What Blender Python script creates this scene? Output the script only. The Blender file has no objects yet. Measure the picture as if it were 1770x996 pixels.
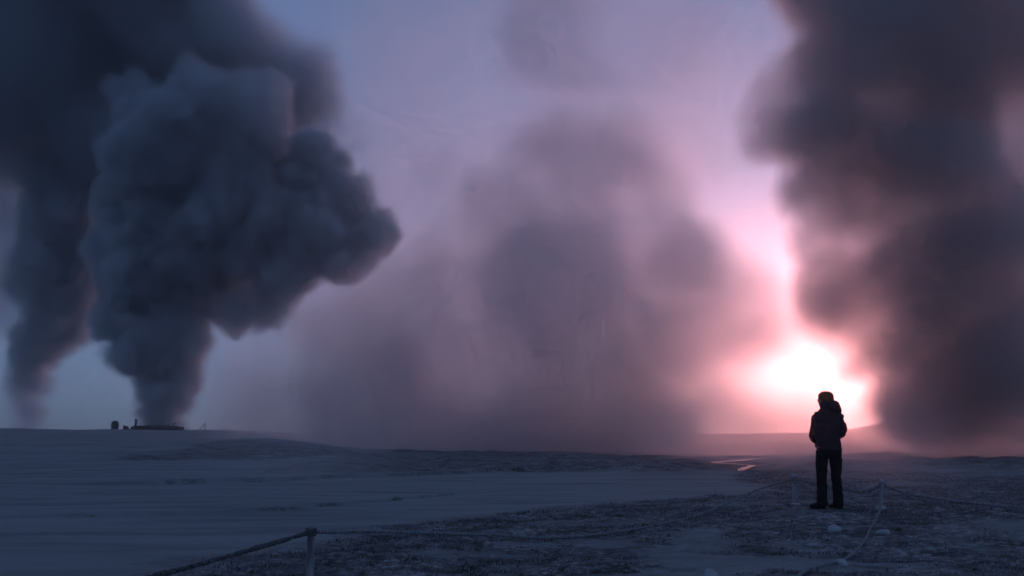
import bpy, bmesh, math, random
import numpy as np
from mathutils import Vector, Matrix

S = bpy.context.scene
COL = S.collection
R = math.radians
random.seed(7)

# ------------------------------------------------------------------ camera
EYE = 1.25
PITCH = R(8.59)
FPX = 1721.0                       # focal length in pixels of the 1770 px wide photograph (35 mm lens)
cam = bpy.data.cameras.new('camera')
cam_ob = bpy.data.objects.new('camera', cam)
COL.objects.link(cam_ob)
cam.lens, cam.sensor_width = 35.0, 36.0
cam.clip_start, cam.clip_end = 0.1, 8000.0
cam_ob.location = (0, 0, EYE)
cam_ob.rotation_euler = (math.pi / 2 + PITCH, 0, 0)
S.camera = cam_ob

# ------------------------------------------------------------------ sky and sun
SUN_EL, SUN_AZ = R(2.6), R(17.2)
world = bpy.data.worlds.new('World')
S.world = world
world.use_nodes = True
wn = world.node_tree
bg = wn.nodes['Background']
sky = wn.nodes.new('ShaderNodeTexSky')
sky.sky_type = 'NISHITA'
sky.sun_disc = False
sky.sun_elevation, sky.sun_rotation = SUN_EL, SUN_AZ
sky.air_density, sky.dust_density, sky.ozone_density = 0.8, 0.5, 9.0
hsv = wn.nodes.new('ShaderNodeHueSaturation')
hsv.inputs['Saturation'].default_value = 0.58
tint = wn.nodes.new('ShaderNodeMix')
tint.data_type, tint.blend_type = 'RGBA', 'MULTIPLY'
tint.inputs[0].default_value = 1.0
tint.inputs[7].default_value = (0.83, 1.09, 1.07, 1)
wn.links.new(sky.outputs[0], hsv.inputs['Color'])
wn.links.new(hsv.outputs[0], tint.inputs[6])
wn.links.new(tint.outputs[2], bg.inputs['Color'])
bg.inputs['Strength'].default_value = 0.18

sun = bpy.data.lights.new('sun', 'SUN')
sun_ob = bpy.data.objects.new('sun', sun)
COL.objects.link(sun_ob)
sun.energy, sun.angle, sun.color = 0.62, R(0.5), (1.0, 0.31, 0.27)
SUN_DIR = Vector((math.sin(SUN_AZ) * math.cos(SUN_EL), math.cos(SUN_AZ) * math.cos(SUN_EL), math.sin(SUN_EL)))
sun_ob.rotation_euler = SUN_DIR.to_track_quat('Z', 'Y').to_euler()

vs = S.view_settings
vs.view_transform, vs.look, vs.exposure, vs.gamma = 'Standard', 'None', 0.42, 1.0
cy = S.cycles
cy.use_denoising = True
cy.use_adaptive_sampling = True
cy.adaptive_threshold = 0.04
cy.max_bounces, cy.volume_bounces, cy.diffuse_bounces, cy.glossy_bounces = 7, 4, 2, 2
cy.transparent_max_bounces = 256
cy.volume_step_rate = 1.5
cy.volume_max_steps = 512


# ------------------------------------------------------------------ helpers
def at(px, py, y):
    """World point at forward distance y that stands where the photograph's pixel shows it."""
    a, b = (px - 885.0) / FPX, (498.0 - py) / FPX
    c, s = math.cos(PITCH), math.sin(PITCH)
    k = y / (c - b * s)
    return Vector((a * k, y, EYE + (s + b * c) * k))


def tag(o, label=None, cat=None, group=None, kind=None):
    for k, v in (('label', label), ('category', cat), ('group', group), ('kind', kind)):
        if v:
            o[k] = v
    return o


def material(name):
    m = bpy.data.materials.new(name)
    m.use_nodes = True
    return m, m.node_tree, m.node_tree.nodes.get('Principled BSDF')


# ------------------------------------------------------------------ smooth value noise on a regular grid
def value_noise(shape, cells, rng):
    """One octave: random values on a lattice of about cells[k] cells along axis k, smoothed by cubic B-splines (no boxy plateaus)."""
    g = rng.uniform(-2, 2, [int(math.ceil(c)) + 5 for c in cells]).astype(np.float32)
    for ax in range(3):
        n = shape[ax]
        t = np.linspace(0, cells[ax], n, dtype=np.float32) + np.float32(rng.uniform(0, 1))
        i = np.floor(t).astype(np.int32)
        f = t - i
        sh = [1, 1, 1]
        sh[ax] = n
        w = ((1 - f) ** 3 / 6, (3 * f ** 3 - 6 * f ** 2 + 4) / 6, (-3 * f ** 3 + 3 * f ** 2 + 3 * f + 1) / 6, f ** 3 / 6)
        out = None
        for k in range(4):
            p = np.take(g, i + k, axis=ax) * w[k].astype(np.float32).reshape(sh)
            out = p if out is None else out + p
        g = out
    return g


def fbm(shape, size, scale, octaves, rng, gain=0.5, billow=False):
    out, amp, tot = np.zeros(shape, np.float32), 1.0, 0.0
    for k in range(octaves):
        v = value_noise(shape, [s / scale * 2 ** k for s in size], rng)
        out += amp * ((1 - 2 * np.abs(v)) if billow else v)
        tot += amp
        amp *= gain
    return out / tot


def volume_group():
    """Geometry nodes: fills a box with a density grid read from the attribute 'density' of a lattice of points."""
    g = bpy.data.node_groups.new('steam_grid', 'GeometryNodeTree')
    I = g.interface
    I.new_socket('Geometry', in_out='INPUT', socket_type='NodeSocketGeometry')
    for nm, ty in (('Low', 'NodeSocketVector'), ('High', 'NodeSocketVector'), ('Nx', 'NodeSocketInt'), ('Ny', 'NodeSocketInt'),
                   ('Nz', 'NodeSocketInt'), ('Material', 'NodeSocketMaterial'), ('Lattice', 'NodeSocketObject')):
        I.new_socket(nm, in_out='INPUT', socket_type=ty)
    I.new_socket('Geometry', in_out='OUTPUT', socket_type='NodeSocketGeometry')
    N, L = g.nodes, g.links
    gi, go = N.new('NodeGroupInput'), N.new('NodeGroupOutput')
    vc = N.new('GeometryNodeVolumeCube')
    L.new(gi.outputs['Low'], vc.inputs['Min'])
    L.new(gi.outputs['High'], vc.inputs['Max'])
    for a in 'XYZ':
        L.new(gi.outputs['N' + a.lower()], vc.inputs['Resolution ' + a])
    pos = N.new('GeometryNodeInputPosition')

    def vm(op, a, b):
        n = N.new('ShaderNodeVectorMath')
        n.operation = op
        L.new(a, n.inputs[0])
        L.new(b, n.inputs[1])
        return n.outputs[0]
    rel = vm('DIVIDE', vm('SUBTRACT', pos.outputs[0], gi.outputs['Low']), vm('SUBTRACT', gi.outputs['High'], gi.outputs['Low']))
    sp = N.new('ShaderNodeSeparateXYZ')
    L.new(rel, sp.inputs[0])

    def ma(op, a, b=None, c=None):
        n = N.new('ShaderNodeMath')
        n.operation = op
        for k, v in enumerate((a, b, c)):
            if v is None:
                continue
            if isinstance(v, (int, float)):
                n.inputs[k].default_value = v
            else:
                L.new(v, n.inputs[k])
        return n.outputs[0]

    def cell(axis):
        return ma('ROUND', ma('MULTIPLY', sp.outputs[axis], ma('SUBTRACT', gi.outputs['N' + axis.lower()], 1.0)))

    def imul(a, b, add):
        n = N.new('FunctionNodeIntegerMath')
        n.operation = 'MULTIPLY_ADD'
        for k, v in enumerate((a, b, add)):
            L.new(v, n.inputs[k])
        return n.outputs[0]
    ix, iy, iz = cell('X'), cell('Y'), cell('Z')
    idx = imul(imul(ix, gi.outputs['Ny'], iy), gi.outputs['Nz'], iz)
    at_ = N.new('GeometryNodeInputNamedAttribute')
    at_.data_type = 'FLOAT'
    at_.inputs['Name'].default_value = 'density'
    si = N.new('GeometryNodeSampleIndex')
    si.data_type, si.domain = 'FLOAT', 'POINT'
    oi = N.new('GeometryNodeObjectInfo')
    L.new(gi.outputs['Lattice'], oi.inputs['Object'])
    L.new(oi.outputs['Geometry'], si.inputs['Geometry'])
    L.new(at_.outputs[0], si.inputs['Value'])
    L.new(idx, si.inputs['Index'])
    L.new(si.outputs[0], vc.inputs['Density'])
    sm = N.new('GeometryNodeSetMaterial')
    L.new(vc.outputs[0], sm.inputs['Geometry'])
    L.new(gi.outputs['Material'], sm.inputs['Material'])
    L.new(sm.outputs[0], go.inputs[0])
    return g


STEAM_GRID = volume_group()


def steam_material(name, color, g, density=3.0):
    m = bpy.data.materials.new(name)
    m.use_nodes = True
    n = m.node_tree
    n.nodes.clear()
    o = n.nodes.new('ShaderNodeOutputMaterial')
    v = n.nodes.new('ShaderNodeVolumePrincipled')
    v.inputs['Color'].default_value = (*color, 1)
    v.inputs['Density'].default_value = density
    v.inputs['Anisotropy'].default_value = g
    n.links.new(v.outputs[0], o.inputs['Volume'])
    return m


def steam(name, label, D, blobs, voxel, sigma, edge, mat, seed, warp=(0, 1), erode=(0, 1, 3), kids=(10, 0.42), grandkids=(6, 0.4),
          core=(0.6, 0.4), cscale=None, depth=0.5, base=None, cat='steam plume', step=1.3, grow=0.6, front=None, melt=0.6, puffs=None, kind=None):
    """A body of steam: billowing lobes (x, y, radius in photo pixels, strength), each with smaller lobes on its skin, turned into a density grid.
    warp and erode are (amplitude, scale) in metres; edge is the depth in metres over which the skin thickens."""
    rng = np.random.default_rng(seed)
    pr = random.Random(seed)
    k = D / FPX
    L = []
    for b in blobs:
        x, y, r = b[:3]
        st = b[3] if len(b) > 3 else 1.0
        off = b[4] if len(b) > 4 else pr.uniform(-1, 1) * depth * r
        c = at(x, y, D + off * k)
        r *= k
        L.append((c, r, st))
        if kids[0]:
            for _ in range(kids[0]):
                d = Vector((pr.gauss(0, 1), pr.gauss(0, 1), pr.gauss(0, 1))).normalized()
                r2 = r * kids[1] * pr.uniform(0.7, 1.25)
                c2 = c + d * (r - r2 * 0.45)
                L.append((c2, r2, st))
                for _ in range(grandkids[0]):
                    e = (d * 0.7 + Vector((pr.gauss(0, 1), pr.gauss(0, 1), pr.gauss(0, 1))).normalized()).normalized()
                    r3 = r2 * grandkids[1] * pr.uniform(0.7, 1.3)
                    L.append((c2 + e * (r2 - r3 * 0.4), r3, st))
    pad = warp[0] + erode[0] + voxel * 2 + edge * grow
    lo = np.array([min(c[i] - r for c, r, _ in L) - pad for i in range(3)])
    hi = np.array([max(c[i] + r for c, r, _ in L) + pad for i in range(3)])
    lo[2] = max(lo[2], base if base is not None else -0.5)
    n = np.maximum(np.ceil((hi - lo) / voxel).astype(int) + 1, 4)
    hi = lo + (n - 1) * voxel
    size = hi - lo
    shape = tuple(int(v) for v in n)
    ax = [np.linspace(lo[i], hi[i], n[i], dtype=np.float32) for i in range(3)]
    P = [np.broadcast_to(ax[i].reshape([-1 if j == i else 1 for j in range(3)]), shape) for i in range(3)]
    if warp[0]:
        P = [P[i] + warp[0] * fbm(shape, size, warp[1], 3, rng, 0.5) for i in range(3)]
    F = np.full(shape, -1e3, np.float32)
    W = np.zeros(shape, np.float32)
    for c, r, st in L:
        q = r + pad
        a = [max(int((c[i] - q - lo[i]) / voxel), 0) for i in range(3)]
        b = [min(int((c[i] + q - lo[i]) / voxel) + 2, shape[i]) for i in range(3)]
        if any(b[i] <= a[i] for i in range(3)):
            continue
        sl = tuple(slice(a[i], b[i]) for i in range(3))
        d = np.sqrt((P[0][sl] - c.x) ** 2 + (P[1][sl] - c.y) ** 2 + (P[2][sl] - c.z) ** 2)
        v = r - d
        f = F[sl]
        h = np.clip(0.5 + 0.5 * (v - f) / melt, 0, 1)
        F[sl] = f * (1 - h) + v * h + melt * h * (1 - h)
        W[sl] = np.maximum(W[sl], st * np.clip(v / edge + 0.5, 0, 1))
    if erode[0]:
        F = F + erode[0] * fbm(shape, size, erode[1], erode[2], rng, 0.62)
    if puffs:                                # small cauliflower heads: round outside, sharp valleys between
        F = F + puffs[0] * (2.2 * np.abs(fbm(shape, size, puffs[1], 2, rng, 0.5)) - 0.5 + 0.8 * np.abs(fbm(shape, size, puffs[1] / 3, 2, rng, 0.5)))
    dens = np.clip(F / edge + grow, 0, 1)
    dens = dens * dens * (3 - 2 * dens) * W
    if core[1]:
        dens *= np.clip(core[0] + core[1] * fbm(shape, size, cscale or max(erode[1], 2 * edge), 5 if cscale else 3, rng, 0.6) * 1.7, 0.02, 2.5)
    if front:                                # thins out slowly toward the open ground
        f = np.clip((ax[1] - front[0]) / (front[1] - front[0]), 0, 1)
        dens = dens * (f * f * (3 - 2 * f)).reshape(1, -1, 1)
    dens = (dens * sigma).astype(np.float32)
    for i in range(3):                       # nothing on the outermost layers, so that no cut shows (the ground hides the lowest)
        if i < 2:
            dens[tuple(0 if j == i else slice(None) for j in range(3))] = 0
        dens[tuple(-1 if j == i else slice(None) for j in range(3))] = 0
    me = bpy.data.meshes.new(name)
    N = dens.size
    me.vertices.add(N)
    A = me.attributes.new('density', 'FLOAT', 'POINT')
    A.data.foreach_set('value', dens.ravel())
    lattice = bpy.data.objects.new('steam_lattice', me)      # the bare numbers of the grid: never part of the scene
    vol = bpy.data.volumes.new(name)
    vol.materials.append(mat)
    vol.render.step_size = voxel * step
    vol.render.clipping = sigma * 0.003
    o = bpy.data.objects.new(name, vol)
    COL.objects.link(o)
    mod = o.modifiers.new('steam_grid', 'NODES')
    mod.node_group = STEAM_GRID
    ids = {s.name: s.identifier for s in STEAM_GRID.interface.items_tree if s.in_out == 'INPUT'}
    mod[ids['Low']] = [float(v) for v in lo]
    mod[ids['High']] = [float(v) for v in hi]
    for a, v in zip(('Nx', 'Ny', 'Nz'), shape):
        mod[ids[a]] = v
    mod[ids['Material']] = mat
    mod[ids['Lattice']] = lattice
    return tag(o, label, cat, None, kind)
# ------------------------------------------------------------------ ground
RNG = np.random.default_rng(3)


def lattice2(seed):
    return np.random.default_rng(seed).uniform(-1, 1, (256, 256)).astype(np.float32)


def noise2(x, y, scale, octaves, seed, gain=0.5):
    g = lattice2(seed)
    out, amp, tot = 0.0, 1.0, 0.0
    for k in range(octaves):
        u, v = x / scale * 2 ** k + 17.3 * k + 900, y / scale * 2 ** k + 5.1 * k + 900
        i, j = np.floor(u).astype(int), np.floor(v).astype(int)
        fu, fv = u - i, v - j
        fu, fv = fu * fu * (3 - 2 * fu), fv * fv * (3 - 2 * fv)
        i0, j0, i1, j1 = i & 255, j & 255, (i + 1) & 255, (j + 1) & 255
        out = out + amp * ((g[i0, j0] * (1 - fu) + g[i1, j0] * fu) * (1 - fv) + (g[i0, j1] * (1 - fu) + g[i1, j1] * fu) * fv)
        tot += amp
        amp *= gain
    return out / tot


def sstep(a, b, x):
    t = np.clip((x - a) / (b - a), 0, 1)
    return t * t * (3 - 2 * t)


def line_dist(x, y, pts):
    """Distance to a polyline and the signed side (positive: right of its direction)."""
    best = np.full(np.shape(x), 1e9)
    side = np.zeros(np.shape(x))
    for (ax, ay), (bx, by) in zip(pts[:-1], pts[1:]):
        dx, dy = bx - ax, by - ay
        t = np.clip(((x - ax) * dx + (y - ay) * dy) / (dx * dx + dy * dy), 0, 1)
        d = np.hypot(x - ax - t * dx, y - ay - t * dy)
        s = (x - ax) * dy - (y - ay) * dx
        side = np.where(d < best, s, side)
        best = np.minimum(best, d)
    return best, np.sign(side)


GRASS_EDGE = [(-9, -4), (-4.6, 7.0), (-3.5, 9.0), (-2.6, 11.5), (-2.0, 14.0), (0.1, 17.4), (2.9, 19.2), (4.4, 20.5), (6.2, 25.0), (7.0, 31), (8.0, 38), (10, 60), (14, 120)]
LEDGE_NEAR = [(-8.0, 15.8), (-6.0, 16.3), (-4.6, 16.9), (-3.5, 18.4), (-2.3, 20.6), (-1.3, 22.2)]
LEDGE_FAR = [(-9.5, 27.9), (-7.6, 28.7), (-6.2, 30.3), (-5.5, 32.0), (-2.7, 34.6), (0.4, 39.0), (3.0, 41.0)]
STREAM = [(24, 74), (16.5, 66), (10.9, 55.5), (11.9, 49.5), (10.4, 45.2), (9.2, 41.0), (9.8, 38.5)]


def ground_z(x, y):
    x, y = np.asarray(x, float), np.asarray(y, float)
    d = np.hypot(x, y)
    az = np.degrees(np.arctan2(x, np.maximum(y, 1e-3)))
    front = (y > 0)
    z = 0.17 * np.exp(-((x - 6.0) / 5.0) ** 2 - ((y - 16.5) / 5.0) ** 2)
    z = z + 0.10 * noise2(x, y, 9.0, 3, 21) * sstep(4, 12, d)
    # snow slope rising to the ridge on the left
    left = 1 - sstep(-17.0, -8.0, az + 2 * noise2(x, y, 40, 2, 22))
    left = np.where(front, left, 0)
    z = z + left * (1.15 * sstep(38, 95, d) + 1.05 * sstep(80, 132, d) - 0.5 * sstep(134, 220, d)) + 0.35 * left * noise2(x, y, 22, 3, 23) * sstep(35, 60, d)
    # low mounds in the middle distance
    z = z + 0.40 * np.maximum(noise2(x, y, 13.0, 3, 24), -0.2) * sstep(30, 45, d) * (1 - sstep(300, 600, d))
    z = z + 0.85 * np.exp(-((x + 15) / 7.5) ** 2 - ((y - 62) / 13.0) ** 2) + 0.35 * np.exp(-((x - 6.2) / 3.2) ** 2 - ((y - 40.5) / 3.5) ** 2)
    z = z + 0.25 * np.exp(-((x - 20) / 9.0) ** 2 - ((y - 42) / 4.0) ** 2)
    # far hills on the right and low rises along the horizon
    hill = sstep(17.0, 31.0, az + 1.5 * noise2(x, y, 120, 3, 25))
    hill = np.where(front, hill, 0) * sstep(140, 340, d)
    z = z + hill * (26 + 5 * noise2(x, y, 90, 3, 26)) + 3.2 * sstep(220, 420, d) * (1 + 0.6 * noise2(x, y, 160, 3, 27))
    # little snow ledges
    for pts, hgt in ((LEDGE_NEAR, 0.05), (LEDGE_FAR, 0.12)):
        q, s = line_dist(x, y, pts)
        z = z + hgt * np.exp(-(q / (hgt * 14)) ** 2) * (s < 0)
    q, _ = line_dist(x, y, STREAM)
    z = np.where(q < 3.5, z + (0.0 - z) * (1 - sstep(1.4, 3.5, q)), z) - 0.16 * np.exp(-(q / 0.9) ** 2)
    return z


def bare_mask(x, y):
    d = np.hypot(x, y)
    az = np.degrees(np.arctan2(x, np.maximum(y, 1e-3)))
    n1, n2, n3 = noise2(x, y, 2.2, 4, 31), noise2(x, y, 0.55, 3, 32), noise2(x, y, 11.0, 4, 33)
    q, s = line_dist(x, y, GRASS_EDGE)
    e = np.minimum(q, 30) * s
    grass = sstep(-0.5, 0.6, e + 0.7 * n1 + 0.45 * n2)
    open_snow = sstep(0.10, 0.62, n1 + 0.35 * n3 + 0.55 * n2) * sstep(0.6, 3.0, e) * (1 - 0.8 * (y > 13) * (x < 2))
    m = grass * (1 - 0.75 * open_snow)
    mottle = noise2(x * 0.45 + 0.1 * y, y, 0.55, 4, 35, 0.6)
    m = m * (1 - 0.6 * sstep(0.12, 0.40, mottle + 0.25 * n1) * sstep(0.3, 2.0, e))
    snow_band = sstep(0.0, 0.5, noise2(x * 0.35, y, 3.0, 3, 34) + 0.05) * sstep(20, 26, y) * (x > 5)
    m = m * (1 - 0.5 * snow_band)
    far = sstep(-1.0, 1.5, np.where(x > -9, d - (38 + 0.25 * x), d - 1e3) + 4 * n3) * (0.55 + 0.45 * sstep(-0.3, 0.25, n3 + 0.5 * n1))
    m = np.maximum(m, far)
    blob = np.exp(-((x + 14.0) / 6.5) ** 2 - ((y - 52) / 11.0) ** 2)
    m = np.maximum(m, sstep(0.35, 0.75, blob + 0.35 * n1 + 0.15 * n3))
    blob = np.exp(-((x - 6.5) / 3.4) ** 2 - ((y - 40) / 5.0) ** 2)
    m = np.maximum(m, sstep(0.35, 0.6, blob + 0.25 * n1))
    blob = np.exp(-((x - 17) / 8.0) ** 2 - ((y - 40) / 3.0) ** 2)
    m = np.maximum(m, 0.9 * sstep(0.4, 0.7, blob + 0.35 * n1))
    for pts, w in ((LEDGE_NEAR, 0.05), (LEDGE_FAR, 0.10)):
        q, s = line_dist(x, y, pts)
        m = np.maximum(m, 0.8 * (1 - sstep(w * 0.3, w * 1.5, q + w * 1.6 * n1)) * sstep(-0.1, 0.25, n2 + n3 + 0.6 * n1))
    return np.clip(m, 0, 1)


def fine_z(x, y, m):
    """Clods, frozen grass cushions and drift ripples, finer than the land."""
    d = np.hypot(x, y)
    near = 1 - sstep(30, 60, d)
    clod = noise2(x, y, 0.30, 3, 41)
    z = m * near * (0.035 * clod + 0.022 * np.abs(noise2(x, y, 0.11, 2, 42)) + 0.05 * noise2(x, y, 0.9, 2, 43))
    z = z + (1 - m) * near * (0.028 * noise2(x * 0.3 + 0.5 * y, y - 0.15 * x, 0.8, 4, 44, 0.6) + 0.004 * noise2(x, y, 0.15, 2, 45))
    z = z + m * sstep(25, 45, d) * (1 - sstep(120, 260, d)) * 0.16 * noise2(x, y, 1.7, 3, 46)
    return z


def surface_z(x, y):
    x, y = np.asarray(x, float), np.asarray(y, float)
    return ground_z(x, y) + fine_z(x, y, bare_mask(x, y))


def build_ground():
    rad = [2.5]
    while rad[-1] < 1215:
        r = rad[-1]
        rad.append(r * (1.0036 if 7.5 < r < 40 else 1.007 if 40 <= r < 160 else 1.03))
    rad = np.array(rad)
    fine = np.radians(np.arange(-34, 34.01, 0.105))
    coarse = np.radians(np.arange(37, 324, 3.5))
    ang = np.concatenate([fine, coarse])
    A, B = len(ang), len(rad)
    rr, aa = np.meshgrid(rad, ang, indexing='ij')
    x, y = rr * np.sin(aa), rr * np.cos(aa)
    m = bare_mask(x, y)
    z = ground_z(x, y) + fine_z(x, y, m)
    co = np.stack([x, y, z], -1).reshape(-1, 3)
    co = np.vstack([co, [[0, 0, 0]]]).astype(np.float32)
    i, j = np.meshgrid(np.arange(B - 1), np.arange(A), indexing='ij')
    j2 = (j + 1) % A
    quads = np.stack([i * A + j, i * A + j2, (i + 1) * A + j2, (i + 1) * A + j], -1).reshape(-1, 4)[:, ::-1]
    c = B * A
    tris = np.stack([np.full(A, c), (np.arange(A) + 1) % A, np.arange(A)], -1)
    me = bpy.data.meshes.new('ground')
    nq, nt_ = len(quads), len(tris)
    me.vertices.add(len(co))
    me.vertices.foreach_set('co', co.ravel())
    me.loops.add(nq * 4 + nt_ * 3)
    me.loops.foreach_set('vertex_index', np.concatenate([quads.ravel(), tris.ravel()]).astype(np.int32))
    me.polygons.add(nq + nt_)
    me.polygons.foreach_set('loop_start', np.concatenate([np.arange(nq) * 4, nq * 4 + np.arange(nt_) * 3]).astype(np.int32))
    me.update(calc_edges=True)
    me.polygons.foreach_set('use_smooth', np.ones(nq + nt_, bool))
    a = me.attributes.new('bare', 'FLOAT', 'POINT')
    a.data.foreach_set('value', np.concatenate([m.ravel(), [1.0]]).astype(np.float32))
    o = bpy.data.objects.new('ground', me)
    COL.objects.link(o)
    return tag(o, 'frozen ground of blue snow and frosted dark grass', None, None, 'structure')


def ground_material():
    m, nt, b = material('snow_and_frosted_grass')
    N, Lk = nt.nodes, nt.links
    at_ = N.new('ShaderNodeAttribute')
    at_.attribute_name = 'bare'
    geo = N.new('ShaderNodeNewGeometry')

    def noise(scale, detail, rough=0.55):
        n = N.new('ShaderNodeTexNoise')
        n.inputs['Scale'].default_value = scale
        n.inputs['Detail'].default_value = detail
        n.inputs['Roughness'].default_value = rough
        Lk.new(geo.outputs['Position'], n.inputs['Vector'])
        return n.outputs[0]

    def ramp(src, stops):
        r = N.new('ShaderNodeValToRGB')
        while len(r.color_ramp.elements) < len(stops):
            r.color_ramp.elements.new(0.5)
        for e, (p, c) in zip(r.color_ramp.elements, stops):
            e.position, e.color = p, (*c, 1)
        Lk.new(src, r.inputs[0])
        return r.outputs[0]

    def mix(f, a, c, kind='MIX'):
        n = N.new('ShaderNodeMix')
        n.data_type, n.blend_type = 'RGBA', kind
        for k, v in ((0, f), (6, a), (7, c)):
            if isinstance(v, (int, float)):
                n.inputs[k].default_value = v
            else:
                Lk.new(v, n.inputs[k])
        return n.outputs[2]
    mp = N.new('ShaderNodeMapping')
    mp.inputs['Scale'].default_value = (0.22, 1.0, 1.0)
    mp.inputs['Rotation'].default_value = (0, 0, -0.15)
    Lk.new(geo.outputs['Position'], mp.inputs['Vector'])
    streak = noise(0.9, 7, 0.62)
    Lk.new(mp.outputs[0], streak.node.inputs['Vector'])
    snow = ramp(streak, [(0.32, (0.20, 0.235, 0.245)), (0.48, (0.30, 0.345, 0.355)), (0.7, (0.36, 0.41, 0.42))])  # snow tone darkened: stands in for shade from steam overhead
    earth = ramp(noise(9.0, 8, 0.7), [(0.33, (0.05, 0.05, 0.048)), (0.50, (0.26, 0.27, 0.275)), (0.64, (0.56, 0.60, 0.63))])
    patch = ramp(noise(1.3, 5, 0.6), [(0.35, (0.35, 0.35, 0.35)), (0.65, (1.0, 1.0, 1.0))])
    earth = mix(1.0, earth, patch, 'MULTIPLY')
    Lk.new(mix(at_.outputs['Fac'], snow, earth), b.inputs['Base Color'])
    b.inputs['Roughness'].default_value = 0.95
    b.inputs['Specular IOR Level'].default_value = 0.08
    bump = N.new('ShaderNodeBump')
    bump.inputs['Strength'].default_value = 0.6
    bump.inputs['Distance'].default_value = 0.03
    Lk.new(noise(14.0, 6, 0.65), bump.inputs['Height'])
    Lk.new(bump.outputs[0], b.inputs['Normal'])
    return m


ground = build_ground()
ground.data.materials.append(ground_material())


def strip(name, pts, widths, mat, lift=0.0, flat=None):
    """A narrow sheet along a line, subdivided and slightly uneven at its banks."""
    P = []
    for (a, b), (c, d) in zip(zip(pts[:-1], widths[:-1]), zip(pts[1:], widths[1:])):
        for t in np.linspace(0, 1, 14, endpoint=False):
            P.append((a[0] + (c[0] - a[0]) * t, a[1] + (c[1] - a[1]) * t, b + (d - b) * t))
    P.append((*pts[-1], widths[-1]))
    for _ in range(6):
        P = [P[0]] + [tuple((P[i - 1][k] + 2 * P[i][k] + P[i + 1][k]) / 4 for k in range(3)) for i in range(1, len(P) - 1)] + [P[-1]]
    v, f = [], []
    for i, (x, y, w) in enumerate(P):
        a, b = P[max(i - 1, 0)], P[min(i + 1, len(P) - 1)]
        t = Vector((b[0] - a[0], b[1] - a[1])).normalized()
        for s in (-1, 1):
            ww = w * (1 + 0.35 * math.sin(i * 1.7 + s) * math.cos(i * 0.53 + 2 * s))
            v.append((x + s * t.y * ww / 2, y - s * t.x * ww / 2, flat if flat is not None else float(ground_z(x, y)) + lift))
    for i in range(len(P) - 1):
        f.append((2 * i, 2 * i + 1, 2 * i + 3, 2 * i + 2))
    me = bpy.data.meshes.new(name)
    me.from_pydata(v, [], f)
    me.materials.append(mat)
    o = bpy.data.objects.new(name, me)
    COL.objects.link(o)
    return o


M_WATER, nt, b = material('stream_water')
b.inputs['Base Color'].default_value = (0.02, 0.025, 0.03, 1)
b.inputs['Roughness'].default_value = 0.22
b.inputs['IOR'].default_value = 1.33
tag(strip('stream', STREAM, [1.3, 0.9, 0.55, 0.3, 0.4, 0.25, 0.1], M_WATER, flat=-0.05), 'narrow winding stream shining pink below the sun', None, None, 'structure')
# ------------------------------------------------------------------ steam
M_DARK = steam_material('steam_dense', (0.88, 0.935, 0.975), 0.38)
M_SOFT = steam_material('steam_soft', (0.93, 0.955, 0.985), 0.5)
M_VEIL = steam_material('steam_veil', (0.95, 0.97, 0.99), 0.82)
M_GLOW = steam_material('steam_glow', (0.96, 0.95, 0.95), 0.88)
M_NEAR = steam_material('steam_near', (0.94, 0.915, 0.92), 0.55)

steam('steam_plume', 'dark blue billowing steam plume rising from the pipes on the snowy ridge', 150,
      [(278, 730, 38), (292, 692, 44), (297, 645, 55), (268, 600, 68), (300, 600, 52), (250, 540, 82), (325, 520, 62), (258, 450, 92),
       (340, 440, 88), (270, 350, 102), (370, 370, 80), (300, 260, 95, .7), (262, 250, 75, .7), (430, 430, 75), (425, 538, 36), (468, 545, 26),
       (490, 400, 80), (545, 405, 76), (600, 405, 60), (640, 392, 40), (622, 440, 32), (485, 528, 28), (615, 350, 36), (530, 320, 72), (540, 270, 42), (500, 470, 50), (585, 445, 42),
       (590, 345, 48), (385, 545, 30), (440, 340, 60), (470, 500, 38), (400, 270, 80, .7), (430, 200, 75, .45), (340, 190, 85, .5), (240, 200, 60, .4)],
      0.28, 0.42, 1.9, M_DARK, 11, warp=(2.2, 6.0), erode=(1.1, 3.0, 5), puffs=(1.0, 2.6), core=(0.9, 0.3), grow=0.35, kids=(11, 0.42), grandkids=(7, 0.4), melt=0.5, step=1.7)
steam('steam_plume', 'narrow leaning steam plume at the far left edge of the snowy ridge', 175,
      [(46, 735, 18), (48, 700, 26), (50, 655, 33), (62, 600, 44), (85, 560, 58), (110, 505, 70), (72, 465, 60), (110, 410, 84), (135, 340, 80),
       (165, 290, 60)],
      0.5, 0.36, 2.8, M_DARK, 12, warp=(1.8, 6.0), erode=(0.8, 4.0, 3), puffs=(1.6, 4.0), core=(0.8, 0.4))
steam('steam_cloud', 'dark drifting steam spread across the sky above the blue plume', 172,
      [(60, 60, 200), (240, 40, 180), (360, 70, 105), (505, 160, 80), (-80, 160, 160), (180, 190, 120), (330, 190, 110), (440, 230, 70, .8),
       (550, 190, 45, 0.5), (600, 240, 40, 0.2), (-120, 20, 200), (290, -60, 110), (150, -120, 220), (40, 260, 90, .6), (10, 400, 80, .35), (-30, 520, 70, .25)],
      0.9, 0.20, 7.0, M_DARK, 13, warp=(4.0, 13.0), erode=(3.5, 9.0, 5), core=(0.9, 0.5), cscale=8.0, melt=2.0, kids=(7, 0.45), grandkids=(0, 0.4), cat='steam cloud')
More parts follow.
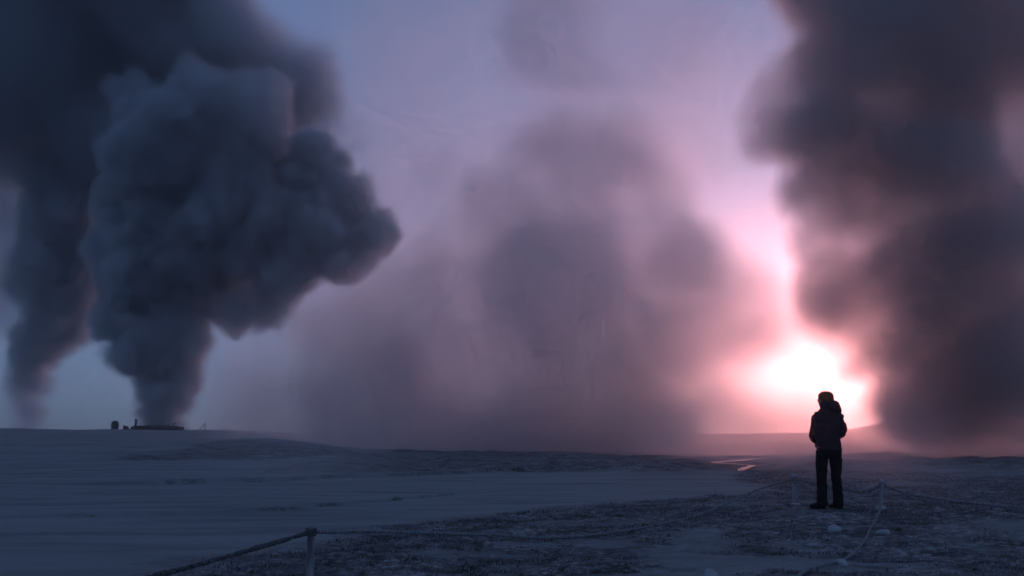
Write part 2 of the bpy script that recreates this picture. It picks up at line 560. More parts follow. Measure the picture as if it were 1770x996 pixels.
steam('steam_cloud', 'broad soft mauve steam bank billowing up in the middle', 90,
      [(1010, 300, 95, .9), (945, 290, 65, .9), (1075, 280, 75, .9), (1000, 430, 140, .6), (1100, 420, 115, .6), (900, 400, 80, .7), (1180, 400, 70, .5), (1000, 590, 180, .7),
       (1010, 660, 170, .8), (860, 540, 100, .6), (860, 640, 130, .9), (720, 670, 130), (600, 700, 110), (540, 735, 80, .9), (760, 720, 110), (640, 610, 110, .7), (740, 560, 110, .6),
       (560, 640, 95, .6), (850, 660, 120, .9), (890, 550, 105, .7), (845, 470, 70, .5), (800, 560, 95, .75), (740, 630, 110, .7), (920, 350, 60, .6), (690, 720, 110), (1150, 520, 115, .55), (1150, 640, 120, .6), (1240, 560, 95, .35), (1260, 470, 80, .3), (1180, 410, 85, .9), (1130, 330, 70, .8), (1230, 470, 90, .85), (1150, 480, 110, .8), (1285, 555, 85, .6), (1190, 570, 110, .7), (1330, 610, 60, .2), (1345, 520, 60, .35), (1250, 690, 80, .2), (1100, 720, 130, .8),
       (930, 730, 140), (780, 740, 110), (650, 750, 70), (1180, 750, 80, .6), (470, 700, 100, .5), (400, 680, 80, .3), (790, 330, 50, .3), (830, 420, 70, .35)],
      0.36, 0.068, 4.0, M_SOFT, 14, warp=(4.0, 10.0), erode=(2.6, 6.0, 5), core=(0.95, 0.38), cscale=4.0, puffs=(1.2, 4.5), front=(58, 82), step=1.8, kids=(7, 0.45), grandkids=(0, 0.4), cat='steam cloud')
steam('steam_cloud', 'thin mauve steam veil high above the middle bank', 110,
      [(960, 60, 110), (1080, 60, 120), (1180, 50, 90), (900, 90, 70), (1010, 110, 60), (780, 330, 50), (810, 400, 60), (740, 480, 70), (1000, -60, 120),
       (690, 540, 60), (1170, 110, 60), (1230, 300, 50)],
      0.8, 0.028, 4.5, M_SOFT, 15, warp=(3.5, 9.0), erode=(3.0, 8.0, 4), core=(0.6, 0.6), kids=(6, 0.45), grandkids=(0, 0.4), cat='steam cloud')
steam('steam_veil', 'far pale lavender steam haze filling the sky between the plumes', 260,
      [(560, 600, 190), (520, 420, 170), (640, 250, 170), (760, 480, 220), (800, 130, 230), (950, 380, 230), (1100, 200, 230), (1180, 560, 220),
       (900, 680, 160), (1250, 700, 140), (600, 720, 100), (1000, -50, 220), (1300, -30, 220), (430, 690, 90), (300, 700, 80), (130, 700, 80), (0, 700, 80)],
      2.4, 0.0055, 20.0, M_VEIL, 17, warp=(14.0, 36.0), erode=(10.0, 24.0, 5), core=(0.7, 0.9), cscale=22.0, kids=(3, 0.5), grandkids=(0, 0.4), cat='steam veil', depth=1.0, kind='stuff')
mist = []
for i in range(84):                          # a sheet of shallow lobes that reaches from the middle distance to the banks behind
    my = 20 + 120 * ((i * 0.618) % 1.0)
    mist.append((480 + 1020 * ((i * 0.381 + 0.13) % 1.0), 760 - 0.3 * 1721 / my, 42, 1.0, (my - 95) * FPX / 95))
steam('mist', 'low mist lying along the ground under the sun', 95, mist, 0.8, 0.042, 2.2, M_SOFT, 18, warp=(2.5, 9.0), erode=(1.2, 7.0, 3),
      core=(0.85, 0.4), kids=(3, 0.6), grandkids=(0, 0.4), cat='mist', front=(13, 66), kind='stuff')
steam('steam_cloud', 'thin rosy steam glowing around the low sun', 76,
      [(1060, 690, 110, .7), (1180, 650, 120), (1290, 640, 120), (1380, 620, 110), (1430, 690, 110), (1300, 730, 100), (1160, 740, 90), (1250, 530, 100, .5), (1480, 640, 90), (980, 740, 80, .5),
       (1550, 720, 90)], 0.7, 0.026, 6.0, M_GLOW, 19, warp=(3.0, 8.0), erode=(2.2, 6.0, 4), core=(0.7, 0.6), kids=(5, 0.5), grandkids=(0, 0.4), cat='steam cloud', depth=1.5)
steam('steam_plume', 'tall dark steam column leaning in from the right beside the sun', 55,
      [(1420, 330, 65, .6), (1450, 415, 75, .7), (1500, 330, 100), (1440, 0, 110), (1560, 60, 150), (1700, 40, 140), (1440, 120, 90), (1405, 220, 80), (1500, 230, 115), (1590, 310, 125), (1500, 380, 70), (1610, 180, 120),
       (1470, 490, 78), (1580, 450, 110), (1690, 400, 125), (1570, 560, 85), (1650, 520, 115), (1640, 640, 100), (1650, 700, 115), (1720, 640, 110), (1610, 710, 60),
       (1740, 700, 100, .9), (1760, 590, 95, .75), (1760, 230, 100, .7), (1420, -120, 130), (1600, -120, 160), (1800, 480, 110, .8), (1820, 60, 130, .8)],
      0.18, 0.22, 1.6, M_NEAR, 16, warp=(2.0, 4.5), erode=(1.2, 2.7, 5), puffs=(0.9, 2.4), core=(0.95, 0.4), cscale=2.6, melt=1.0, step=1.9, kids=(8, 0.45), grandkids=(3, 0.4))

hz_bm = bmesh.new()
bmesh.ops.create_cube(hz_bm, size=1.0, matrix=Matrix.Translation((0, 0, 111.0)) @ Matrix.Diagonal((2440, 2440, 226, 1)))
hz_me = bpy.data.meshes.new('haze')
hz_bm.to_mesh(hz_me)
hz_me.materials.append(steam_material('haze', (0.94, 0.95, 0.97), 0.925, 0.0014))
haze = bpy.data.objects.new('haze', hz_me)
COL.objects.link(haze)
tag(haze, 'thin even haze over the whole snow field', 'haze', kind='stuff')
# ------------------------------------------------------------------ mesh helpers for the objects
def link(name, bm, mat, parent=None, smooth=True, loc=None):
    me = bpy.data.meshes.new(name)
    bmesh.ops.recalc_face_normals(bm, faces=bm.faces[:])
    bm.to_mesh(me)
    bm.free()
    if smooth:
        me.polygons.foreach_set('use_smooth', [True] * len(me.polygons))
    me.materials.append(mat)
    o = bpy.data.objects.new(name, me)
    COL.objects.link(o)
    if parent is not None:
        o.parent = parent
    if loc is not None:
        o.location = loc
    return o


def empty(name, loc, label, cat, group=None, rz=0.0):
    o = bpy.data.objects.new(name, None)
    o.empty_display_size = 0.1
    COL.objects.link(o)
    o.location = loc
    o.rotation_euler = (0, 0, rz)
    return tag(o, label, cat, group)


def tube(bm, pts, radii, n=10, squash=None, jit=0.0, rnd=random):
    """A round tube through pts; radii may be (side, up) pairs. Closed at both ends."""
    rings = []
    for i, p in enumerate(pts):
        p = Vector(p)
        a, b = Vector(pts[max(i - 1, 0)]), Vector(pts[min(i + 1, len(pts) - 1)])
        t = (b - a).normalized()
        ref = Vector((0, 0, 1)) if abs(t.z) < 0.9 else Vector((0, 1, 0))
        u = t.cross(ref).normalized()
        w = u.cross(t)
        r = radii[i] if isinstance(radii, (list, tuple)) else radii
        ru, rw = r if isinstance(r, (list, tuple)) else (r, r)
        ring = []
        for k in range(n):
            a_ = 2 * math.pi * k / n
            j = 1 + rnd.uniform(-jit, jit)
            ring.append(bm.verts.new(p + u * math.cos(a_) * ru * j + w * math.sin(a_) * rw * j))
        rings.append(ring)
    for r1, r2 in zip(rings[:-1], rings[1:]):
        for k in range(n):
            bm.faces.new((r1[k], r1[(k + 1) % n], r2[(k + 1) % n], r2[k]))
    bm.faces.new(rings[0][::-1])
    bm.faces.new(rings[-1])


def box(bm, cx, cy, cz, sx, sy, sz, bevel=0.0, rot=None):
    M = Matrix.Translation((cx, cy, cz)) @ (rot or Matrix.Identity(4)) @ Matrix.Diagonal((sx, sy, sz, 1))
    g = bmesh.ops.create_cube(bm, size=1.0, matrix=M)
    if bevel:
        vs_ = set(g['verts'])
        bmesh.ops.bevel(bm, geom=[e for e in bm.edges if e.verts[0] in vs_ and e.verts[1] in vs_], offset=bevel, segments=2, affect='EDGES', profile=0.6)


def noisy_mat(name, c1, c2, scale, rough=0.9, bump=0.4, dist=0.01, spec=0.1, stretch=None):
    m, nt, b = material(name)
    N, Lk = nt.nodes, nt.links
    tc = N.new('ShaderNodeTexCoord')
    src = tc.outputs['Object']
    if stretch:
        mp = N.new('ShaderNodeMapping')
        mp.inputs['Scale'].default_value = stretch
        Lk.new(src, mp.inputs[0])
        src = mp.outputs[0]
    n = N.new('ShaderNodeTexNoise')
    n.inputs['Scale'].default_value, n.inputs['Detail'].default_value = scale, 6
    Lk.new(src, n.inputs['Vector'])
    r = N.new('ShaderNodeValToRGB')
    r.color_ramp.elements[0].position, r.color_ramp.elements[0].color = 0.35, (*c1, 1)
    r.color_ramp.elements[1].position, r.color_ramp.elements[1].color = 0.65, (*c2, 1)
    Lk.new(n.outputs[0], r.inputs[0])
    Lk.new(r.outputs[0], b.inputs['Base Color'])
    b.inputs['Roughness'].default_value = rough
    b.inputs['Specular IOR Level'].default_value = spec
    bp = N.new('ShaderNodeBump')
    bp.inputs['Strength'].default_value, bp.inputs['Distance'].default_value = bump, dist
    Lk.new(n.outputs[0], bp.inputs['Height'])
    Lk.new(bp.outputs[0], b.inputs['Normal'])
    return m


M_WOOD = noisy_mat('frosted_wood', (0.16, 0.16, 0.16), (0.44, 0.47, 0.49), 14, stretch=(1, 1, 0.25))
M_FROST = noisy_mat('rope_frost', (0.16, 0.18, 0.19), (0.38, 0.42, 0.44), 40, bump=0.8)
M_ROPE = noisy_mat('rope_dark', (0.05, 0.05, 0.05), (0.22, 0.22, 0.23), 60, bump=0.8)
M_RIME = noisy_mat('rime_on_wood', (0.22, 0.24, 0.26), (0.46, 0.50, 0.53), 25, bump=0.6)
M_SNOW = noisy_mat('lump_snow', (0.38, 0.43, 0.46), (0.50, 0.56, 0.59), 8, bump=0.5, dist=0.02)
M_IRON = noisy_mat('dark_iron', (0.03, 0.03, 0.032), (0.07, 0.07, 0.075), 5, rough=0.7)


# ------------------------------------------------------------------ rope fence
def sz(x, y):
    return float(surface_z(x, y))


POST_A, POST_B, POST_C = (-1.86, 9.45), (4.46, 16.0), (5.62, 15.5)


def post(xy, h, r, label, lean=(0, 0), mound=0.0, frost=0.0):
    x, y = xy
    z = sz(x, y)
    t = empty('fence_post', (x, y, z), label, 'fence post', 'posts of the rope fence')
    rnd = random.Random(int(x * 100))
    bm = bmesh.new()
    zs = [-0.15, 0.0, 0.06, 0.16, 0.28, h - 0.05, h - 0.012, h]
    tube(bm, [(lean[0] * q / h, lean[1] * q / h, q) for q in zs], [r * k for k in (1.1, 1.08, 1.02, 1.0, 0.98, 0.97, 0.95, 0.80)], 14, jit=0.05, rnd=rnd)
    link('shaft', bm, M_RIME if frost else M_WOOD, t)
    bm = bmesh.new()
    for q in (h - 0.065, h - 0.045, h - 0.027):                 # the rope wound round the head of the post
        c = Vector((lean[0] * q / h, lean[1] * q / h, q))
        ring = [c + Vector((math.cos(a) * (r + 0.005), math.sin(a) * (r + 0.005), 0.008 * math.sin(a * 2 + q * 90))) for a in np.linspace(0, 2 * math.pi, 17)]
        tube(bm, ring, [0.008 + rnd.uniform(0, 0.005) for _ in ring], 7, jit=0.15, rnd=rnd)
    link('rope_tie', bm, M_ROPE if not frost else M_FROST, t)
    if frost:
        bm = bmesh.new()
        bmesh.ops.create_icosphere(bm, subdivisions=3, radius=1.0)
        for v in bm.verts:
            s = 1 + rnd.uniform(-0.12, 0.12)
            v.co = Vector((lean[0], lean[1], h)) + Vector((v.co.x * r * 1.35 * s, v.co.y * r * 1.35 * s, v.co.z * 0.03 * s))
        link('snow_cap', bm, M_SNOW, t)
    if mound:
        bm = bmesh.new()
        bmesh.ops.create_icosphere(bm, subdivisions=3, radius=1.0)
        for v in bm.verts:
            s = 1 + rnd.uniform(-0.10, 0.10)
            v.co = Vector((v.co.x * mound * s, v.co.y * mound * s, v.co.z * mound * 0.5 * s))
        link('snow_foot', bm, M_SNOW, t)
    return t, Vector((x + lean[0], y + lean[1], z + h - 0.045))


_, TOP_A = post(POST_A, 0.47, 0.036, 'bare dark fence post at the near left with rope wound round its head')
_, TOP_B = post(POST_B, 0.46, 0.042, 'snow capped fence post left of the standing person', mound=0.09, frost=1)
_, TOP_C = post(POST_C, 0.40, 0.034, 'slim leaning frosted fence post right of the standing person', lean=(0.05, 0.02), mound=0.085, frost=1)


def rope(points, r, mat, label, hang=1.0, seed=0, n=60):
    """A sagging rope thick with frost through the given points (smoothed), lying on the ground where it reaches it."""
    rnd = random.Random(seed)
    P = [Vector(p) for p in points]
    pts = []
    for i in range(len(P) - 1):
        p0, p1, p2, p3 = P[max(i - 1, 0)], P[i], P[i + 1], P[min(i + 2, len(P) - 1)]
        for t in np.linspace(0, 1, n, endpoint=False):
            t = float(t)
            pts.append(0.5 * ((2 * p1) + (p2 - p0) * t + (2 * p0 - 5 * p1 + 4 * p2 - p3) * t * t + (3 * p1 - p0 - 3 * p2 + p3) * t ** 3))
    pts.append(P[-1])
    out = []
    for k, p in enumerate(pts):
        g = sz(p.x, p.y) + r * 0.6
        out.append(Vector((p.x, p.y, max(p.z, g) + rnd.uniform(-0.003, 0.003))))
    nz = [rnd.uniform(0, 1) for _ in out]
    for _ in range(3):
        nz = [sum(nz[max(i - 2, 0):i + 3]) / len(nz[max(i - 2, 0):i + 3]) for i in range(len(nz))]
    lo_, hi_ = min(nz), max(nz)
    nz = [(q - lo_) / (hi_ - lo_) for q in nz]
    radii = [(r * (0.75 + 0.5 * q), r * hang * (0.7 + 0.6 * q)) for q in nz]
    bm = bmesh.new()
    tube(bm, out, radii, 8, jit=0.07, rnd=rnd)
    return tag(link('rope', bm, mat), label, 'rope', 'ropes of the rope fence')


def gp(x, y, up=0.0):
    return (x, y, sz(x, y) + up)


rope([TOP_A, (-2.35, 9.05, TOP_A.z - 0.13), (-2.95, 8.55, TOP_A.z - 0.27), gp(-3.6, 8.0, 0.08), gp(-4.6, 7.2, 0.16), gp(-5.8, 6.3, 0.34)], 0.014, M_ROPE,
     'dark rope sagging down to the left from the near post', 1.5, 1)
rope([TOP_A, (-1.2, 10.1, TOP_A.z - 0.06), (-0.3, 11.0, TOP_A.z - 0.17), gp(0.6, 12.1, 0.05), gp(1.7, 13.3, 0.02), (2.7, 14.3, sz(2.7, 14.3) + 0.10),
      (3.7, 15.3, TOP_B.z - 0.14), TOP_B], 0.013, M_FROST, 'long frosted rope dipping to the grass between the near post and the snow capped post', 1.3, 2)
rope([TOP_B, (4.75, 15.85, TOP_B.z - 0.07), (5.15, 15.7, TOP_B.z - 0.145), (5.4, 15.6, TOP_C.z - 0.11), TOP_C], 0.021, M_FROST,
     'short frosted rope passing behind the legs of the person', 1.2, 3)
rope([TOP_C, (5.42, 14.9, TOP_C.z - 0.19), (5.0, 13.9, sz(5.0, 13.9) + 0.07), gp(4.45, 12.7, 0.03), gp(4.0, 11.6, 0.03), gp(3.35, 10.3, 0.02), gp(2.7, 9.3, 0.02), gp(2.2, 8.4, 0.02)],
     0.015, M_FROST, 'snow crusted rope dropping from the slim post toward the front and lying on the grass', 1.2, 4)
rope([TOP_C, (6.1, 15.6, TOP_C.z - 0.14), (6.7, 15.75, TOP_C.z - 0.24), gp(7.6, 16.0, 0.05), gp(8.6, 16.2, 0.02), gp(10.5, 16.4, 0.03)], 0.018, M_FROST,
     'frosted rope trailing right from the slim post into the dark grass', 1.2, 5)


def lump(x, y, r, label, seed, flat=0.6, cat='snow clump', name='snow_clump', grp='snow clumps on the frosted grass'):
    rnd = random.Random(seed)
    bm = bmesh.new()
    bmesh.ops.create_icosphere(bm, subdivisions=3, radius=1.0)
    off = [Vector((rnd.gauss(0, 1), rnd.gauss(0, 1), rnd.gauss(0, 1))).normalized() for _ in range(9)]
    am = [rnd.uniform(-0.45, 0.5) for _ in off]
    for v in bm.verts:
        s = 1 + sum(a * max(v.co.dot(o), 0) ** 3 for a, o in zip(am, off)) + rnd.uniform(-0.05, 0.05)
        v.co = Vector((v.co.x * r * s, v.co.y * r * s, v.co.z * r * flat * s))
    o = link(name, bm, M_SNOW, loc=(x, y, sz(x, y) + r * flat * 0.35))
    return tag(o, label, cat, grp)


lump(4.03, 12.75, 0.085, 'round snow clump on the grass in front of the person', 1, 0.75)
lump(4.62, 12.62, 0.07, 'snow clump banked against the rope lying on the grass', 2, 0.6)
lump(1.78, 9.25, 0.055, 'small snow clump at the bottom edge, nearest of the clumps', 3, 0.9)
lump(3.2, 10.0, 0.07, 'low snow clump beside the crusted rope near the front', 4, 0.5)


# ------------------------------------------------------------------ frozen grass
def grass():
    rng = np.random.default_rng(5)
    n = 190000
    d = 8.0 * (34 / 8.0) ** rng.uniform(0, 1, n)
    a = np.radians(rng.uniform(-32, 32, n))
    x, y = d * np.sin(a), d * np.cos(a)
    m = bare_mask(x, y)
    clump = noise2(x, y, 0.5, 3, 61)
    keep = rng.uniform(0, 1, n) < np.clip((m - 0.45) * 1.6, 0, 1) * np.clip(0.55 + 1.3 * clump, 0.05, 1)
    x, y, d, clump = x[keep], y[keep], d[keep], clump[keep]
    z = surface_z(x, y)
    n = len(x)
    h = (0.012 + 0.022 * rng.uniform(0, 1, n) ** 2) * (1 + 0.6 * clump) * (1 + d / 60)
    w = (0.0030 + 0.004 * rng.uniform(0, 1, n)) * (0.6 + d / 22)
    t = rng.uniform(0, 2 * np.pi, n)
    lean = rng.uniform(0.2, 1.6, n) * h
    la = rng.uniform(0, 2 * np.pi, n)
    lx, ly = lean * np.cos(la) + 0.4 * h, lean * np.sin(la)
    cx, cy_ = np.cos(t) * w, np.sin(t) * w
    v = np.stack([np.stack([x - cx, y - cy_, z - 0.01], -1), np.stack([x + cx, y + cy_, z - 0.01], -1),
                  np.stack([x + cx * .7 + lx * .4, y + cy_ * .7 + ly * .4, z + h * .65], -1), np.stack([x - cx * .7 + lx * .4, y - cy_ * .7 + ly * .4, z + h * .65], -1),
                  np.stack([x + lx, y + ly, z + h], -1)], 1).reshape(-1, 3)
    k = np.arange(n)[:, None] * 5
    tri = np.concatenate([k + [0, 1, 2], k + [0, 2, 3], k + [3, 2, 4]], 1).reshape(-1, 3)
    me = bpy.data.meshes.new('grass')
    me.vertices.add(len(v))
    me.vertices.foreach_set('co', v.astype(np.float32).ravel())
    me.loops.add(tri.size)
    me.loops.foreach_set('vertex_index', tri.ravel().astype(np.int32))
    me.polygons.add(len(tri))
    me.polygons.foreach_set('loop_start', (np.arange(len(tri)) * 3).astype(np.int32))
    me.update(calc_edges=True)
    me.materials.append(noisy_mat('frosted_grass', (0.05, 0.05, 0.043), (0.36, 0.38, 0.40), 3.5, bump=0.0))
    o = bpy.data.objects.new('grass', me)
    COL.objects.link(o)
    tag(o, 'short frozen grass and stubble dusted with frost', 'grass', kind='stuff')


grass()


# ------------------------------------------------------------------ the bore hole works on the ridge
def ridge(px, d):
    p = at(px, 745, d)
    return p.x, d, float(ground_z(p.x, d))


K = 128 / FPX
x, y, z = ridge(198, 128)
t = empty('steam_drum', (x, y, z), 'upright dark rounded drum standing alone on the snowy ridge', 'drum')
bm = bmesh.new()
tube(bm, [(0, 0, q * K) for q in (1.5, 2.0, 4, 8, 12, 15, 16.5, 17)], [k * K for k in (3.2, 4.8, 5.8, 6.4, 6.1, 5.0, 3.2, 1.0)], 20)
link('body', bm, M_IRON, t)
for a in (0.5, 2.6, 4.7):
    bm = bmesh.new()
    tube(bm, [(math.cos(a) * 4.6 * K, math.sin(a) * 4.6 * K, -2 * K), (math.cos(a) * 4 * K, math.sin(a) * 4 * K, 3.4 * K)], 0.9 * K, 8)
    link('foot', bm, M_IRON, t)

x, y, z = ridge(218, 128)
t = empty('pump_housing', (x, y, z), 'small dark pitched housing with a slanting pipe beside the drum', 'housing')
bm = bmesh.new()
vv = [bm.verts.new((sx * 5.5 * K if zz == 0 else sx * 1.6 * K - 1.2 * K, sy * 5 * K, zz)) for zz in (0, 9 * K) for sy in (-1, 1) for sx in (-1, 1)]
bmesh.ops.convex_hull(bm, input=vv)
bmesh.ops.translate(bm, vec=(0, 0, -1 * K), verts=bm.verts)
link('shell', bm, M_IRON, t, smooth=False)
bm = bmesh.new()
tube(bm, [(-3 * K, -4.5 * K, 8.6 * K), (3 * K, -4.5 * K, 5.2 * K), (8 * K, -4.5 * K, 1.4 * K), (9 * K, -4.5 * K, -1 * K)], 1.1 * K, 10)
link('slanting_pipe', bm, M_IRON, t)

x, y, z = ridge(234, 129)
t = empty('vent_pipe', (x, y, z), 'straight upright vent pipe at the foot of the blue plume', 'pipe')
bm = bmesh.new()
tube(bm, [(0, 0, -2 * K), (0, 0, 4 * K), (0, 0, 19 * K)], [2.2 * K, 1.9 * K, 1.9 * K], 14)
link('stack', bm, M_IRON, t)
bm = bmesh.new()
tube(bm, [(0, 0, 18.6 * K), (0, 0, 20 * K)], 2.6 * K, 14)
link('collar', bm, M_IRON, t)

x, y, z = ridge(272, 130)
t = empty('pipe_shed', (x, y, z), 'long low dark shed lying under the blue steam plume', 'shed')
bm = bmesh.new()
box(bm, 0, 0, 3.2 * K, 84 * K, 26 * K, 9 * K, 0.5 * K)
link('wall', bm, M_IRON, t, smooth=False)
bm = bmesh.new()
for i in range(3):
    box(bm, (-28 + 24 * i) * K, 0, (8.4 + 1.1 * (i == 1)) * K, 22 * K, 27 * K, 1.6 * K, 0.3 * K)
link('roof', bm, M_IRON, t, smooth=False)
for i in range(2):
    bm = bmesh.new()
    tube(bm, [((20 + 9 * i) * K, -8 * K, 5 * K), ((20 + 9 * i) * K, -8 * K, (10 + 2 * i) * K), ((24 + 9 * i) * K, -8 * K, (11.5 + 2 * i) * K)], 1.0 * K, 8)
    link('vent', bm, M_IRON, t)


def strut_frame(px, h, run, label):
    x, y, z = ridge(px, 126)
    t = empty('strut_frame', (x, y, z), label, 'frame', 'slanting strut frames on the ridge')
    bm = bmesh.new()
    tube(bm, [(0, 0, -2 * K), (0, 0, h * K)], 0.65 * K, 8)
    link('post', bm, M_IRON, t)
    bm = bmesh.new()
    tube(bm, [(-run * K, 0, -1 * K), (0, 0, (h - 1) * K)], 0.55 * K, 8)
    link('strut', bm, M_IRON, t)
    bm = bmesh.new()
    tube(bm, [(-run * 1.7 * K, 0, 0.6 * K), (-run * K, 0, 0.4 * K), (0, 0, 0.5 * K)], 0.5 * K, 8)
    link('foot_pipe', bm, M_IRON, t)


strut_frame(354, 13.5, 12, 'taller slanting strut frame on the ridge right of the blue plume')
strut_frame(392, 7.5, 6, 'smaller slanting strut frame farthest right on the ridge')
# ------------------------------------------------------------------ the person
PX, PY = 4.80, 15.3
PZ = sz(PX, PY)
Q = 0.00889


def loft(bm, rings, n=20):
    """Stacked ellipses (x, y, z, rx, ry[, tilt]) joined to a closed body."""
    prev = None
    first = None
    for r in rings:
        x, y, z, rx, ry = r[:5]
        tx, ty = (r[5], r[6]) if len(r) > 5 else (0, 0)
        ring = []
        for k in range(n):
            a = 2 * math.pi * k / n
            ca, sa = math.cos(a), math.sin(a)
            ring.append(bm.verts.new((x + rx * ca, y + ry * sa, z + tx * ca * rx + ty * sa * ry)))
        if prev:
            for k in range(n):
                bm.faces.new((prev[k], prev[(k + 1) % n], ring[(k + 1) % n], ring[k]))
        else:
            first = ring
        prev = ring
    bm.faces.new(first[::-1])
    bm.faces.new(prev)


def ball(bm, c, r, sub=3):
    M = Matrix.Translation(c) @ Matrix.Diagonal((*r, 1)) if not isinstance(r, float) else Matrix.Translation(c) @ Matrix.Diagonal((r, r, r, 1))
    bmesh.ops.create_icosphere(bm, subdivisions=sub, radius=1.0, matrix=M)


def fuse(name, bm, mat, parent, voxel=0.011, smooth=6, wrinkle=0.0, wscale=0.09, seed=1, zstretch=1.0):
    """Melts overlapping shapes into one continuous skin and gives cloth its folds."""
    bmesh.ops.recalc_face_normals(bm, faces=bm.faces[:])
    me = bpy.data.meshes.new(name)
    bm.to_mesh(me)
    bm.free()
    tmp = bpy.data.objects.new(name, me)
    COL.objects.link(tmp)
    r = tmp.modifiers.new('r', 'REMESH')
    r.mode, r.voxel_size = 'VOXEL', voxel
    s = tmp.modifiers.new('s', 'SMOOTH')
    s.factor, s.iterations = 0.5, smooth
    dg = bpy.context.evaluated_depsgraph_get()
    out = bpy.data.meshes.new_from_object(tmp.evaluated_get(dg))
    bpy.data.objects.remove(tmp)
    if wrinkle:
        co = np.empty(len(out.vertices) * 3, np.float32)
        no = np.empty(len(out.vertices) * 3, np.float32)
        out.vertices.foreach_get('co', co)
        out.vertices.foreach_get('normal', no)
        co, no = co.reshape(-1, 3), no.reshape(-1, 3)
        w = noise2(co[:, 0] + co[:, 1] * 0.9 + 0.35 * co[:, 2], co[:, 2] * zstretch + 0.3 * co[:, 0], wscale, 3, 70 + seed)
        co = co + no * (wrinkle * w)[:, None]
        out.vertices.foreach_set('co', co.astype(np.float32).ravel())
        out.update()
    out.name = name
    out.materials.clear()
    out.materials.append(mat)
    out.polygons.foreach_set('use_smooth', [True] * len(out.polygons))
    o = bpy.data.objects.new(name, out)
    COL.objects.link(o)
    o.parent = parent
    return o


person = empty('person', (PX, PY, PZ), 'person standing with back turned in beanie, hooded jacket and dark trousers, hands in pockets', 'person')
M_SKIN = noisy_mat('skin', (0.26, 0.155, 0.115), (0.32, 0.19, 0.145), 20, rough=0.6, bump=0.1, spec=0.3)
M_JACKET = noisy_mat('jacket_cloth', (0.026, 0.029, 0.036), (0.040, 0.045, 0.054), 30, rough=0.75, bump=0.3, dist=0.004, spec=0.2)
M_TROUSER = noisy_mat('trouser_cloth', (0.014, 0.014, 0.016), (0.024, 0.024, 0.027), 40, rough=0.9, bump=0.3, dist=0.004)
M_BEANIE = noisy_mat('knitted_wool', (0.18, 0.08, 0.045), (0.28, 0.125, 0.065), 70, rough=1.0, bump=0.8, dist=0.006)  # wool colour kept slightly orange, standing in for the sun's glow
M_BOOT = noisy_mat('boot_leather', (0.015, 0.014, 0.013), (0.03, 0.028, 0.026), 25, rough=0.6, bump=0.3)

# body: head with the face turned left, neck, trunk, arms into the pockets, legs; one continuous skin
bm = bmesh.new()
ball(bm, (-0.005, 0.01, 1.650), (0.098, 0.078, 0.108))
ball(bm, (-0.052, 0.015, 1.612), (0.062, 0.060, 0.085))            # face and jaw
ball(bm, (-0.082, 0.018, 1.563), (0.030, 0.036, 0.026))            # chin
tube(bm, [(-0.095, 0.018, 1.655), (-0.112, 0.019, 1.632), (-0.126, 0.020, 1.615), (-0.110, 0.019, 1.605)], [0.011, 0.013, 0.014, 0.012], 8)   # nose
tube(bm, [(-0.088, -0.022, 1.664), (-0.104, 0.018, 1.667), (-0.088, 0.058, 1.664)], [0.012, 0.013, 0.012], 8)                                  # brow
tube(bm, [(-0.092, -0.006, 1.585), (-0.109, 0.018, 1.588), (-0.092, 0.042, 1.585)], [0.009, 0.010, 0.009], 8)                                  # lips
tube(bm, [(-0.092, -0.004, 1.574), (-0.106, 0.018, 1.576), (-0.092, 0.040, 1.574)], [0.009, 0.010, 0.009], 8)
ball(bm, (0.004, -0.073, 1.630), (0.022, 0.012, 0.034), 2)          # ears
ball(bm, (0.004, 0.095, 1.630), (0.022, 0.012, 0.034), 2)
tube(bm, [(-0.005, 0.01, 1.60), (0.012, 0.012, 1.52), (0.02, 0.012, 1.44)], [0.060, 0.060, 0.068], 14)
loft(bm, [(0.02, 0.01, 0.90, 0.16, 0.11), (0.02, 0.01, 1.05, 0.15, 0.10), (0.015, 0.01, 1.25, 0.165, 0.11), (0.015, 0.01, 1.40, 0.16, 0.095), (0.015, 0.01, 1.46, 0.10, 0.07)])
tube(bm, [(-0.12, 0.04, 1.42), (-0.17, 0.06, 1.25), (-0.185, 0.08, 1.12), (-0.15, 0.17, 1.03), (-0.12, 0.20, 1.01)], [0.055, 0.05, 0.045, 0.035, 0.03], 12)
tube(bm, [(0.16, 0.02, 1.42), (0.225, 0.02, 1.25), (0.235, 0.04, 1.14), (0.18, 0.14, 1.05), (0.13, 0.17, 1.02)], [0.055, 0.05, 0.045, 0.035, 0.03], 12)
for side, (hx, hy) in ((-1, (-0.11, 0.20)), (1, (0.12, 0.18))):     # hands, in the pockets
    ball(bm, (hx, hy, 0.985), (0.040, 0.022, 0.045), 2)
    for f in range(4):
        fx = hx - side * (0.028 - 0.018 * f)
        tube(bm, [(fx, hy, 0.96), (fx, hy + 0.008, 0.925), (fx, hy - 0.002, 0.895 + 0.006 * abs(f - 1.4))], [0.010, 0.009, 0.007], 7)
    tube(bm, [(hx - side * 0.036, hy - 0.01, 0.995), (hx - side * 0.05, hy - 0.02, 0.965), (hx - side * 0.045, hy - 0.022, 0.94)], [0.012, 0.010, 0.008], 7)
tube(bm, [(-0.085, 0.01, 0.92), (-0.115, 0.0, 0.48), (-0.12, 0.02, 0.10), (-0.12, 0.02, 0.05)], [0.085, 0.058, 0.042, 0.042], 14)
tube(bm, [(0.105, 0.01, 0.92), (0.09, 0.0, 0.48), (0.11, 0.03, 0.10), (0.11, 0.03, 0.05)], [0.085, 0.058, 0.042, 0.042], 14)
fuse('body', bm, M_SKIN, person, 0.006, 2)
for ey in (-0.012, 0.046):
    bm = bmesh.new()
    ball(bm, (-0.090, ey, 1.645), 0.012, 2)
    link('eye', bm, M_BOOT, person)

